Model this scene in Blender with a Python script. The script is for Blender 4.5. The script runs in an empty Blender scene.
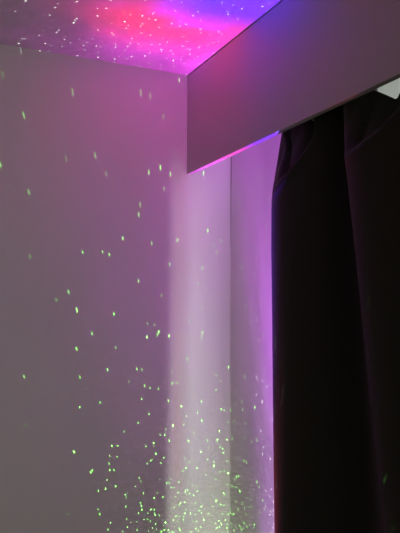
import bpy, bmesh, math, random
from mathutils import Vector, Matrix, noise

random.seed(7)
sc = bpy.context.scene
col = sc.collection

# ------------------------------------------------------------------ measures (metres)
CEIL = 2.5            # ceiling height
PEL_Y = -0.2032       # front face of the pelmet board
PEL_T = 0.020         # board thickness
PEL_Z = 2.084         # bottom edge of the pelmet board
ROOM_X, ROOM_Y = 3.7, -3.4
WIN_X0, WIN_X1, WIN_Z0, WIN_Z1 = 0.93, 2.35, 0.75, 2.32
WALL_T = 0.10
PROJ = Vector((0.40, -0.212, 0.10))   # where the star projector shines from, low in the corner

# ------------------------------------------------------------------ helpers
def link(name, bm, mat, parent=None, smooth=False):
    me = bpy.data.meshes.new(name)
    bmesh.ops.recalc_face_normals(bm, faces=bm.faces)
    bm.to_mesh(me); bm.free()
    if smooth:
        for p in me.polygons: p.use_smooth = True
    o = bpy.data.objects.new(name, me)
    col.objects.link(o)
    if mat: me.materials.append(mat)
    if parent: o.parent = parent
    return o

def add_box(bm, x0, x1, y0, y1, z0, z1, bev=0.0):
    r = bmesh.ops.create_cube(bm, size=1.0)
    for v in r['verts']:
        v.co = Vector((x0 + (v.co.x + .5) * (x1 - x0), y0 + (v.co.y + .5) * (y1 - y0), z0 + (v.co.z + .5) * (z1 - z0)))
    if bev:
        es = list({e for v in r['verts'] for e in v.link_edges})
        bmesh.ops.bevel(bm, geom=es, offset=bev, segments=2, profile=.6, affect='EDGES')

def box(name, mat, parent, *a, bev=0.0):
    bm = bmesh.new(); add_box(bm, *a, bev=bev)
    return link(name, bm, mat, parent)

def tube(bm, pts, r, n=10):
    rings = []
    for i, p in enumerate(pts):
        p = Vector(p)
        a = Vector(pts[max(i - 1, 0)]); b = Vector(pts[min(i + 1, len(pts) - 1)])
        t = (b - a).normalized()
        u = t.orthogonal().normalized(); w = t.cross(u)
        rings.append([bm.verts.new(p + r * (math.cos(k * 2 * math.pi / n) * u + math.sin(k * 2 * math.pi / n) * w)) for k in range(n)])
    for a, b in zip(rings, rings[1:]):
        for k in range(n):
            bm.faces.new((a[k], a[(k + 1) % n], b[(k + 1) % n], b[k]))
    bm.faces.new(rings[0][::-1]); bm.faces.new(rings[-1])

def thing(name, label, cat, loc=(0, 0, 0), group=None):
    o = bpy.data.objects.new(name, None); col.objects.link(o)
    o.empty_display_size = .1
    o.location = loc; o['label'] = label; o['category'] = cat
    if group: o['group'] = group
    return o

def struct(o, label=None):
    o['kind'] = 'structure'
    return o

# ------------------------------------------------------------------ materials
def nodes(m):
    m.use_nodes = True
    nt = m.node_tree
    return nt, nt.nodes, nt.links

def paint(name, rgb, rough=.75, bump=.05, scale=220., var=.03):
    m = bpy.data.materials.new(name)
    nt, N, L = nodes(m)
    b = N['Principled BSDF']
    b.inputs['Roughness'].default_value = rough
    b.inputs['Specular IOR Level'].default_value = .25
    tc = N.new('ShaderNodeTexCoord')
    n1 = N.new('ShaderNodeTexNoise'); n1.inputs['Scale'].default_value = 1.7; n1.inputs['Detail'].default_value = 3
    L.new(tc.outputs['Object'], n1.inputs['Vector'])
    rp = N.new('ShaderNodeValToRGB')
    rp.color_ramp.elements[0].position = .3; rp.color_ramp.elements[1].position = .7
    rp.color_ramp.elements[0].color = tuple(c * (1 - var) for c in rgb) + (1,)
    rp.color_ramp.elements[1].color = tuple(min(1, c * (1 + var)) for c in rgb) + (1,)
    L.new(n1.outputs['Fac'], rp.inputs['Fac']); L.new(rp.outputs['Color'], b.inputs['Base Color'])
    n2 = N.new('ShaderNodeTexNoise'); n2.inputs['Scale'].default_value = scale; n2.inputs['Detail'].default_value = 2
    L.new(tc.outputs['Object'], n2.inputs['Vector'])
    bp = N.new('ShaderNodeBump'); bp.inputs['Strength'].default_value = bump; bp.inputs['Distance'].default_value = .002
    L.new(n2.outputs['Fac'], bp.inputs['Height']); L.new(bp.outputs['Normal'], b.inputs['Normal'])
    return m

M_wall = paint('white_wall_paint', (.74, .73, .70))
M_ceil = paint('white_ceiling_paint', (.76, .75, .74))
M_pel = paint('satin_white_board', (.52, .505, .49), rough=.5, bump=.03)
M_frame = paint('white_window_paint', (.78, .78, .76), rough=.4, bump=.02)
M_dark = paint('shadow_gap_dark', (.05, .045, .04))  # near-black for the seam over the pelmet, shade put into the colour
M_wedge = paint('brown_grey_wedge', (.34, .30, .28))
M_floor = bpy.data.materials.new('oak_floor')
nt, N, L = nodes(M_floor)
tc = N.new('ShaderNodeTexCoord'); br = N.new('ShaderNodeTexBrick')
br.inputs['Color1'].default_value = (.20, .13, .08, 1); br.inputs['Color2'].default_value = (.15, .095, .06, 1)
br.inputs['Mortar'].default_value = (.04, .03, .02, 1); br.inputs['Scale'].default_value = 1.0
br.inputs['Mortar Size'].default_value = .003; br.inputs['Brick Width'].default_value = 1.2; br.inputs['Row Height'].default_value = .12
L.new(tc.outputs['Object'], br.inputs['Vector']); L.new(br.outputs['Color'], N['Principled BSDF'].inputs['Base Color'])
N['Principled BSDF'].inputs['Roughness'].default_value = .45

M_metal = bpy.data.materials.new('brushed_metal')
nt, N, L = nodes(M_metal)
b = N['Principled BSDF']; b.inputs['Metallic'].default_value = 1; b.inputs['Base Color'].default_value = (.75, .74, .72, 1)
nz = N.new('ShaderNodeTexNoise'); nz.inputs['Scale'].default_value = 90
mr = N.new('ShaderNodeMapRange'); mr.inputs['To Min'].default_value = .25; mr.inputs['To Max'].default_value = .4
L.new(nz.outputs['Fac'], mr.inputs['Value']); L.new(mr.outputs['Result'], b.inputs['Roughness'])

M_glass = bpy.data.materials.new('window_glass')
nt, N, L = nodes(M_glass)
N.remove(N['Principled BSDF'])
tr = N.new('ShaderNodeBsdfTransparent'); tr.inputs['Color'].default_value = (.96, .98, .97, 1)
gl = N.new('ShaderNodeBsdfGlossy'); gl.inputs['Roughness'].default_value = .02
mx = N.new('ShaderNodeMixShader')
mx.inputs['Fac'].default_value = .05; L.new(tr.outputs['BSDF'], mx.inputs[1]); L.new(gl.outputs['BSDF'], mx.inputs[2])
L.new(mx.outputs['Shader'], N['Material Output'].inputs['Surface'])

M_curtain = bpy.data.materials.new('black_blackout_fabric')
nt, N, L = nodes(M_curtain)
b = N['Principled BSDF']
b.inputs['Roughness'].default_value = .85; b.inputs['Specular IOR Level'].default_value = .15
b.inputs['Sheen Weight'].default_value = .25; b.inputs['Sheen Roughness'].default_value = .5
b.inputs['Sheen Tint'].default_value = (.5, .45, .42, 1)
tc = N.new('ShaderNodeTexCoord')
wv = N.new('ShaderNodeTexNoise'); wv.inputs['Scale'].default_value = 900
L.new(tc.outputs['Object'], wv.inputs['Vector'])
rp = N.new('ShaderNodeValToRGB')
rp.color_ramp.elements[0].color = (.020, .0185, .016, 1); rp.color_ramp.elements[1].color = (.027, .025, .021, 1)
L.new(wv.outputs['Fac'], rp.inputs['Fac']); L.new(rp.outputs['Color'], b.inputs['Base Color'])
bp = N.new('ShaderNodeBump'); bp.inputs['Strength'].default_value = .1; bp.inputs['Distance'].default_value = .001
L.new(wv.outputs['Fac'], bp.inputs['Height']); L.new(bp.outputs['Normal'], b.inputs['Normal'])

# ------------------------------------------------------------------ room shell
struct(box('wall_left', M_wall, None, -.1, 0, ROOM_Y, WALL_T, 0, CEIL))
struct(box('ceiling', M_ceil, None, -.1, ROOM_X, ROOM_Y, WALL_T, CEIL, CEIL + .1))
struct(box('floor', M_floor, None, -.1, ROOM_X, ROOM_Y, WALL_T, -.1, 0))
bm = bmesh.new()
add_box(bm, 0, WIN_X0, 0, WALL_T, 0, CEIL)
add_box(bm, WIN_X1, ROOM_X, 0, WALL_T, 0, CEIL)
add_box(bm, WIN_X0, WIN_X1, 0, WALL_T, 0, WIN_Z0)
add_box(bm, WIN_X0, WIN_X1, 0, WALL_T, WIN_Z1, CEIL)
struct(link('wall_back', bm, M_wall))

win = bpy.data.objects.new('window_1', None); col.objects.link(win); win.location = (WIN_X0, .0, WIN_Z0); struct(win)
bm = bmesh.new()
fw, y0, y1 = .018, -.0, .03
w, h = WIN_X1 - WIN_X0, WIN_Z1 - WIN_Z0
add_box(bm, 0, fw, y0, y1, 0, h); add_box(bm, w - fw, w, y0, y1, 0, h)
add_box(bm, fw, w - fw, y0, y1, 0, .04); add_box(bm, fw, w - fw, y0, y1, h - .04, h)
link('window_frame', bm, M_frame, win)
box('pane', M_glass, win, fw, w - fw, .012, .016, .04, h - .04)

# a thin brown-grey wedge high in the room corner, narrowing on the way down
bm = bmesh.new()
vsx = [bm.verts.new(p) for p in ((0, -.0008, 1.80), (.0008, -.0008, 1.80), (.011, -.0008, 2.3), (0, -.0008, 2.3),
                                 (0, 0, 1.80), (.0008, 0, 1.80), (.011, 0, 2.3), (0, 0, 2.3))]
for q in ((0, 1, 2, 3), (4, 5, 6, 7), (0, 1, 5, 4), (1, 2, 6, 5), (2, 3, 7, 6), (3, 0, 4, 7)):
    bm.faces.new([vsx[k] for k in q])
struct(link('corner_wedge_1', bm, M_wedge))

# ------------------------------------------------------------------ pelmet over the window
PEL_X1 = 3.0
pel = thing('pelmet', 'deep plain white boxed pelmet fixed under the ceiling above the dark curtain', 'pelmet', (0, PEL_Y, PEL_Z))
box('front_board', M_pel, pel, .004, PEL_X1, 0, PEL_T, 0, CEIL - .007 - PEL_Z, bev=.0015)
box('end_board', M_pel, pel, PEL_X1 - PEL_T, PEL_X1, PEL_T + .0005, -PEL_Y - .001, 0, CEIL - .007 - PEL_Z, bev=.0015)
box('shadow_gap_strip', M_dark, pel, .001, PEL_X1 - .03, PEL_T + .001, PEL_T + .03, CEIL - .04 - PEL_Z, CEIL - .0005 - PEL_Z)  # added dark strip: stops stray light, its colour stands for the gap's shade

# ------------------------------------------------------------------ curtain rail and curtain
RAIL_Y = -.11
ry, rz = RAIL_Y - PEL_Y, 2.27 - PEL_Z         # the rail is fixed inside the pelmet and moves with it
box('curtain_rail', M_frame, pel, .5, 2.7, ry - .012, ry + .012, rz, rz + .022, bev=.002)
for x in (.6, 1.6, 2.6):
    box('rail_bracket', M_metal, pel, x - .012, x + .012, ry - .008, ry + .008, rz + .0225, CEIL - PEL_Z - .0005)

def lerp(a, b, t): return a + (b - a) * t
def sstep(a, b, x):
    t = min(1, max(0, (x - a) / (b - a))); return t * t * (3 - 2 * t)

EDGE = [(2.4, .075), (2.17, .070), (2.118, .055), (2.05, .034), (1.98, .012), (1.92, -.003), (1.85, -.010), (1.73, -.012), (1.4, -.004), (.8, .010), (0, .02)]
def section(z):
    """plan of the cloth at height z: control points left edge -> right edge"""
    k = (1.93 - z) / .95                      # 0 near the top, 1 low down
    top = sstep(1.93, 2.18, z)                # folds flatten towards the heading
    kk = max(-.3, min(2.0, k))
    c2 = 1.062 + .145 * kk                    # second fold leans to the right as it falls
    e = 0
    for (za, ea), (zb, eb) in zip(EDGE, EDGE[1:]):
        if za >= z >= zb: e = lerp(ea, eb, sstep(za, zb, z) if 0 else (za - z) / (za - zb))
    P = [(.545 + e, -.118), (.60 + e, -.150), (.665 + e * .8, -.190), (.735 + e * .5, -.206),
         (.80, -.200), (.865 + .02 * kk, -.165), (.935 + .07 * kk, -.090), (c2 - .065, -.150),
         (c2 - .01, -.196), (c2 + .06, -.206), (c2 + .14, -.180), (c2 + .22, -.135), (c2 + .29, -.125),
         (c2 + .36, -.16), (c2 + .43, -.20), (c2 + .51, -.19), (c2 + .60, -.135), (c2 + .68, -.125),
         (c2 + .76, -.17), (c2 + .84, -.20), (c2 + .93, -.17), (c2 + 1.0, -.125), (c2 + 1.07, -.13)]
    out = []
    for x, y in P:
        yt = -.118 + (y + .118) * .55
        yy = lerp(y, yt, top)
        out.append(Vector((x, yy)))
    return out

def catmull(P, n):
    Q = [P[0] * 2 - P[1]] + P + [P[-1] * 2 - P[-2]]
    r = []
    for i in range(1, len(Q) - 2):
        a, b, c, d = Q[i - 1:i + 3]
        for j in range(n):
            t = j / n
            r.append(.5 * (2 * b + (c - a) * t + (2 * a - 5 * b + 4 * c - d) * t * t + (3 * b - a - 3 * c + d) * t ** 3))
    r.append(P[-1]); return r

CREASE = [[(.85, 2.15), (.855, 2.09), (.86, 2.035), (.832, 1.988), (.785, 1.94), (.73, 1.912), (.68, 1.897)],
          [(1.245, 2.11), (1.24, 2.05), (1.212, 2.01), (1.175, 1.967), (1.12, 1.937), (1.07, 1.93), (1.02, 1.94)]]
def crease(x, z, xe):
    """drape line under a hook: slight roll along the line, cloth sunk above it"""
    dy = 0
    for cv, xa in zip(CREASE, (0, .985)):
        best, side, al, over = 9, 0, 0, 0
        for i, (a, b) in enumerate(zip(cv, cv[1:])):
            ax, az = a; bx, bz = b
            ex, ez = bx - ax, bz - az
            t = ((x - ax) * ex + (z - az) * ez) / (ex * ex + ez * ez)
            t0 = t; t = min(1, max(0, t))
            dx, dz = x - ax - t * ex, z - az - t * ez
            d = math.hypot(dx, dz)
            if d < best:
                best = d; over = abs(t0 - t) * math.hypot(ex, ez); side = ex * dz - ez * dx; al = (i + t) / (len(cv) - 1)
        fade = sstep(xa, xa + .09, x) * (1 - .7 * sstep(.75, 1, al))
        dy -= .006 * math.exp(-(best / .014) ** 2) * fade
        if side < 0:                           # above / left of the line
            dy += (1 - sstep(0, .05, over)) * .045 * sstep(-.005, .05, best) * (1 - sstep(.12, .26, best)) * fade
    return dy * sstep(.0, .07, x - xe) * (1 - .6 * sstep(2.08, 2.2, z))

def top_z(x):
    d = x - 1.156
    dip = 2.070 + (.66 * -d if d < 0 else 1.55 * d)
    return min(2.235, dip)

cur = thing('curtain', 'black blackout curtain hanging in long folds below the white pelmet', 'curtain', (.5, RAIL_Y, 0))
bm = bmesh.new()
NZ = 170
grid = []
for j in range(NZ + 1):
    tj = j / NZ
    row = []
    z0 = .015
    zn = z0 + (2.235 - z0) * (1 - (1 - tj) ** 1.25)
    sec = catmull(section(zn), 12)
    for p in sec:
        z = zn
        tz = top_z(p.x)
        if tz < 2.235:                          # heading sags between hooks
            a = 1.98
            if z > a: z = a + (z - a) * (tz - a) / (2.235 - a)
        y = p.y + crease(p.x, z, sec[0].x)
        y += .0025 * noise.noise(Vector((p.x * 9, z * 1.6, 3.1)))
        if z > PEL_Z - .012: y = max(y, PEL_Y + PEL_T + .003)
        row.append(bm.verts.new((p.x - .5, y - RAIL_Y, z)))
    grid.append(row)
for a, b in zip(grid, grid[1:]):
    for k in range(len(a) - 1):
        bm.faces.new((a[k], a[k + 1], b[k + 1], b[k]))
cl = link('cloth', bm, M_curtain, cur, smooth=True)
so = cl.modifiers.new('thickness', 'SOLIDIFY'); so.thickness = .0012; so.offset = 0

def cloth_y(x, z):
    sec = catmull(section(z), 12)
    p = min(sec, key=lambda q: abs(q.x - x))
    return p.y + crease(p.x, z, sec[0].x)
for hx, hz in ((.60, 2.2), (.838, 2.098), (1.02, 2.17), (1.36, 2.2), (1.62, 2.2), (1.9, 2.2), (2.15, 2.2)):
    bm = bmesh.new()
    yc = cloth_y(hx, hz) - RAIL_Y
    tube(bm, [(hx - .5, yc + .006, hz - .004), (hx - .5, yc - .005, hz - .004), (hx - .5, yc - .008, hz), (hx - .5, yc - .005, hz + .004),
              (hx - .5, max(yc + .008, .004), hz + .012), (hx - .5, 0, 2.268)], .0017, 8)
    link('hook', bm, M_metal, cur, smooth=True)

# ------------------------------------------------------------------ light: the star projector's two beams
def ramp(N, stops):
    r = N.new('ShaderNodeValToRGB'); e = r.color_ramp.elements
    e[0].position, e[0].color = stops[0][0], tuple(stops[0][1]) + (1,)
    e[1].position, e[1].color = stops[-1][0], tuple(stops[-1][1]) + (1,)
    for p, c in stops[1:-1]:
        k = e.new(p); k.color = tuple(c) + (1,)
    return r

class G:
    """little helper for node maths"""
    def __init__(s, nt): s.nt, s.N, s.L = nt, nt.nodes, nt.links
    def put(s, sock, v):
        if hasattr(v, 'links') or isinstance(v, bpy.types.NodeSocket): s.L.new(v, sock)
        else: sock.default_value = v
    def m(s, op, a, b=0.0, c=None, clamp=False):
        n = s.N.new('ShaderNodeMath'); n.operation = op; n.use_clamp = clamp
        s.put(n.inputs[0], a); s.put(n.inputs[1], b)
        if c is not None: s.put(n.inputs[2], c)
        return n.outputs[0]
    def rng(s, v, a, b, c, d, smooth=True):
        n = s.N.new('ShaderNodeMapRange'); n.interpolation_type = 'SMOOTHSTEP' if smooth else 'LINEAR'
        for i, q in enumerate((v, a, b, c, d)): s.put(n.inputs[i], q)
        return n.outputs[0]
    def mixc(s, f, a, b):
        n = s.N.new('ShaderNodeMix'); n.data_type = 'RGBA'
        s.put(n.inputs[0], f); s.put(n.inputs[6], a); s.put(n.inputs[7], b)
        return n.outputs[2]
    def blob(s, u, v, cu, cv, ru, rv):
        a = s.m('DIVIDE', s.m('SUBTRACT', u, cu), ru); b = s.m('DIVIDE', s.m('SUBTRACT', v, cv), rv)
        d = s.m('ADD', s.m('MULTIPLY', a, a), s.m('MULTIPLY', b, b))
        return s.m('EXPONENT', s.m('MULTIPLY', d, -1.0))

def beam(name, power, radius):
    l = bpy.data.lights.new(name, 'POINT'); l.energy = power; l.shadow_soft_size = radius
    o = bpy.data.objects.new(name, l); col.objects.link(o); o.location = PROJ
    l.use_nodes = True
    g = G(l.node_tree)
    em = g.N['Emission']
    tc = g.N.new('ShaderNodeTexCoord')
    sx = g.N.new('ShaderNodeSeparateXYZ'); g.L.new(tc.outputs['Normal'], sx.inputs[0])
    return l, g, em, tc.outputs['Normal'], sx.outputs

l, g, em, vec, (X, Y, Z) = beam('nebula_projection', 560, .015)
zz = g.m('MAXIMUM', Z, .08)
u = g.m('DIVIDE', X, zz); v = g.m('DIVIDE', Y, zz)
cb = g.N.new('ShaderNodeCombineXYZ'); g.put(cb.inputs[0], u); g.put(cb.inputs[1], v)
nz = g.N.new('ShaderNodeTexNoise'); nz.inputs['Scale'].default_value = 9; nz.inputs['Detail'].default_value = 3
nz.inputs['Distortion'].default_value = .6
g.L.new(cb.outputs[0], nz.inputs['Vector'])
n = g.m('SUBTRACT', nz.outputs['Fac'], .5)
uw = g.m('MULTIPLY_ADD', n, .09, u); vw = g.m('MULTIPLY_ADD', n, .05, v)
red = g.blob(uw, vw, -.004, -.126, .066, .125)
blue = g.rng(uw, .015, .085, 0, 1)
blue = g.m('MULTIPLY', blue, g.rng(vw, -.19, -.07, 0, 1))
far = g.rng(vw, -.20, -.38, 0, 1)
vio = g.rng(vw, -.03, .12, 0, 1)
c = g.mixc(red, (.42, .016, .44, 1), (1.0, .010, .13, 1))
c = g.mixc(blue, c, (.10, .004, 1.0, 1))
c = g.mixc(g.m('MULTIPLY', g.rng(uw, .19, .30, 0, 1), g.rng(Z, .86, .94, 0, 1)), c, (.95, .05, .10, 1))
c = g.mixc(far, c, (.15, .024, .13, 1))
c = g.mixc(vio, c, (.36, .085, .55, 1))
r2 = g.m('SQRT', g.m('ADD', g.m('MULTIPLY', u, u), g.m('MULTIPLY', v, v)))
fall = g.m('MULTIPLY', g.rng(r2, .14, .60, 1.0, 0.0), g.m('MULTIPLY_ADD', g.rng(r2, .10, .26, 1.0, 0.0), .815, .185))
fall = g.m('MULTIPLY', fall, g.m('MULTIPLY_ADD', g.m('MULTIPLY', vio, g.rng(r2, .16, .36, 1.0, 0.0)), 1.0, 1.0))
st = g.m('MULTIPLY', fall, g.m('MULTIPLY_ADD', n, 1.8, 1.0))
lo = g.m('MULTIPLY', g.rng(r2, .18, .40, 0, .55), g.rng(g.m('MULTIPLY_ADD', v, .7, u), .03, -.10, 0, 1))
st = g.m('MULTIPLY', st, g.m('SUBTRACT', 1.0, lo))
st = g.m('MULTIPLY', st, g.rng(u, -.20, -.40, 1, .40))
st = g.m('MULTIPLY', st, g.rng(v, .14, .30, 1, .55))
st = g.m('MULTIPLY', st, g.m('GREATER_THAN', Z, .05))
g.put(em.inputs['Color'], c); g.put(em.inputs['Strength'], st)

l, g, em, vec, (X, Y, Z) = beam('star_projection', 700, 0.0)
k = g.m('DIVIDE', 1.0, g.m('SQRT', g.m('ADD', 1.0, g.m('MAXIMUM', Z, 0.0))))
cb = g.N.new('ShaderNodeCombineXYZ'); g.put(cb.inputs[0], g.m('MULTIPLY', X, k)); g.put(cb.inputs[1], g.m('MULTIPLY', Y, k))
low = g.m('SUBTRACT', 1.0, Z)
dens = g.rng(Y, -.52, -.04, .05, 1.0)
dens = g.m('MULTIPLY', dens, g.m('SUBTRACT', 1.0, g.m('MULTIPLY', g.rng(X, -.15, -.19, 0, .55), g.rng(Z, .80, .93, 0, 1))))
overhead = g.m('MULTIPLY', g.rng(X, -.17, -.155, 0, 1), g.rng(Z, .90, .93, 0, 1))
def layer(scale, size, gain, keep):
    vo = g.N.new('ShaderNodeTexVoronoi'); vo.voronoi_dimensions = '2D'; vo.inputs['Scale'].default_value = scale
    vo.inputs['Randomness'].default_value = .85
    g.L.new(cb.outputs[0], vo.inputs['Vector'])
    sp = g.N.new('ShaderNodeSeparateColor'); g.L.new(vo.outputs['Color'], sp.inputs[0])
    rad = g.m('MULTIPLY', g.m('MULTIPLY_ADD', low, .0042, .0007), g.m('MULTIPLY_ADD', sp.outputs[0], .5, .7))
    s_ = g.m('LESS_THAN', vo.outputs['Distance'], g.m('MULTIPLY', rad, scale * size))
    s_ = g.m('MULTIPLY', s_, g.m('LESS_THAN', sp.outputs[2], g.m('MULTIPLY', dens, keep)))
    return g.m('MULTIPLY', s_, g.m('MULTIPLY_ADD', g.m('POWER', sp.outputs[1], 3.0), g.m('MULTIPLY_ADD', overhead, -gain * 1.7, gain * 2.5), gain))
st = g.m('ADD', layer(41, .95, .55, .85), g.m('MULTIPLY', layer(60, .95, .50, .68), g.m('MULTIPLY_ADD', overhead, -.35, 1.0)))
st = g.m('MULTIPLY', st, g.m('MULTIPLY_ADD', g.m('POWER', g.m('MAXIMUM', Z, 0.0), 8.0), 1.9, .05))
st = g.m('MULTIPLY', st, g.m('GREATER_THAN', Z, .12))
l.cycles.max_bounces = 0
g.put(em.inputs['Color'], g.mixc(overhead, (.25, 1.0, .14, 1), (.75, .9, .8, 1))); g.put(em.inputs['Strength'], st)

# added fill light at the projector, pattern shaped to brighten the wall by the corner
l, g, em, vec, (X, Y, Z) = beam('wall_band_fill', 200, .01)
t = g.m('DIVIDE', Y, g.m('MAXIMUM', g.m('MULTIPLY', X, -1.0), .001))
a = g.rng(t, -.22, -.11, 0, 1)
a = g.m('MULTIPLY', a, g.m('ADD', g.m('ADD', .60, g.m('MULTIPLY', g.blob(t, 0.0, -.09, 0.0, .07, 1), .2)), g.rng(t, .0, .50, 0, .55)))
a = g.m('MULTIPLY', a, g.m('MULTIPLY', g.m('LESS_THAN', X, 0.0), g.rng(t, .525, .54, 1, .2)))
s2 = g.m('MAXIMUM', g.m('SUBTRACT', 1.0, g.m('MULTIPLY', Z, Z)), .01)
a = g.m('MULTIPLY', a, g.m('MULTIPLY', g.m('POWER', s2, -1.2), 3.4 / 200))
a = g.m('MULTIPLY', a, g.rng(Z, .9835, .977, 0, 1))
c = g.mixc(g.rng(Z, .84, .97, 0, 1), (.93, 1.0, .84, 1), (.80, .58, .90, 1))
c = g.mixc(g.m('MULTIPLY', g.blob(t, 0.0, -.05, 0.0, .055, 1), g.rng(Z, .84, .92, 0, .8)), c, (1.0, .62, .60, 1))
g.put(em.inputs['Color'], c); g.put(em.inputs['Strength'], a)

# ------------------------------------------------------------------ daylight past the curtain's edge
l = bpy.data.lights.new('window_daylight', 'AREA'); l.shape = 'RECTANGLE'; l.size = 1.2; l.size_y = .50; l.spread = math.radians(75)
l.energy = 12; l.color = (.93, 1.0, .90)
o = bpy.data.objects.new('window_daylight', l); col.objects.link(o)
o.matrix_world = Matrix(((0, 0, 1, 2.2), (0, 1, 0, .29), (-1, 0, 0, .95), (0, 0, 0, 1)))

# ------------------------------------------------------------------ world: dim room behind the camera, overcast sky outside
wd = bpy.data.worlds.new('World'); sc.world = wd; wd.use_nodes = True
g = G(wd.node_tree)
tc = g.N.new('ShaderNodeTexCoord')
sx = g.N.new('ShaderNodeSeparateXYZ'); g.L.new(tc.outputs['Generated'], sx.inputs[0])
side = g.m('POWER', g.m('MAXIMUM', sx.outputs[0], 0.0), 4.0)
room = g.m('MULTIPLY_ADD', side, .80, .015)
sky = g.rng(sx.outputs[1], .0, .12, 0, 1)
strength = g.m('ADD', g.m('MULTIPLY', room, g.m('SUBTRACT', 1.0, sky)), g.m('MULTIPLY', sky, .64))
colr = g.mixc(sky, (.98, .95, .77, 1), (.94, 1.0, .96, 1))
bg = g.N['Background']; g.put(bg.inputs['Color'], colr); g.put(bg.inputs['Strength'], strength)

# ------------------------------------------------------------------ camera
cd = bpy.data.cameras.new('camera'); co = bpy.data.objects.new('camera', cd); col.objects.link(co)
cd.sensor_fit = 'VERTICAL'; cd.sensor_height = 24; cd.lens = 681.35 / 533 * 24; cd.clip_start = .02
yaw, pitch, roll = -1.14155, .075436, .00588
f = Vector((math.sin(yaw) * math.cos(pitch), math.cos(yaw) * math.cos(pitch), math.sin(pitch)))
r = Vector((math.cos(yaw), -math.sin(yaw), 0)); up = r.cross(f)
r2 = r * math.cos(roll) + up * math.sin(roll); u2 = up * math.cos(roll) - r * math.sin(roll)
mw = Matrix((r2, u2, -f)).transposed().to_4x4(); mw.translation = (2.52243, -1.29484, 1.5)
co.matrix_world = mw
sc.camera = co
sc.cycles.use_denoising = True

vs = sc.view_settings
vs.view_transform = 'Standard'; vs.look = 'None'; vs.gamma = 1; vs.exposure = 0; vs.use_curve_mapping = False
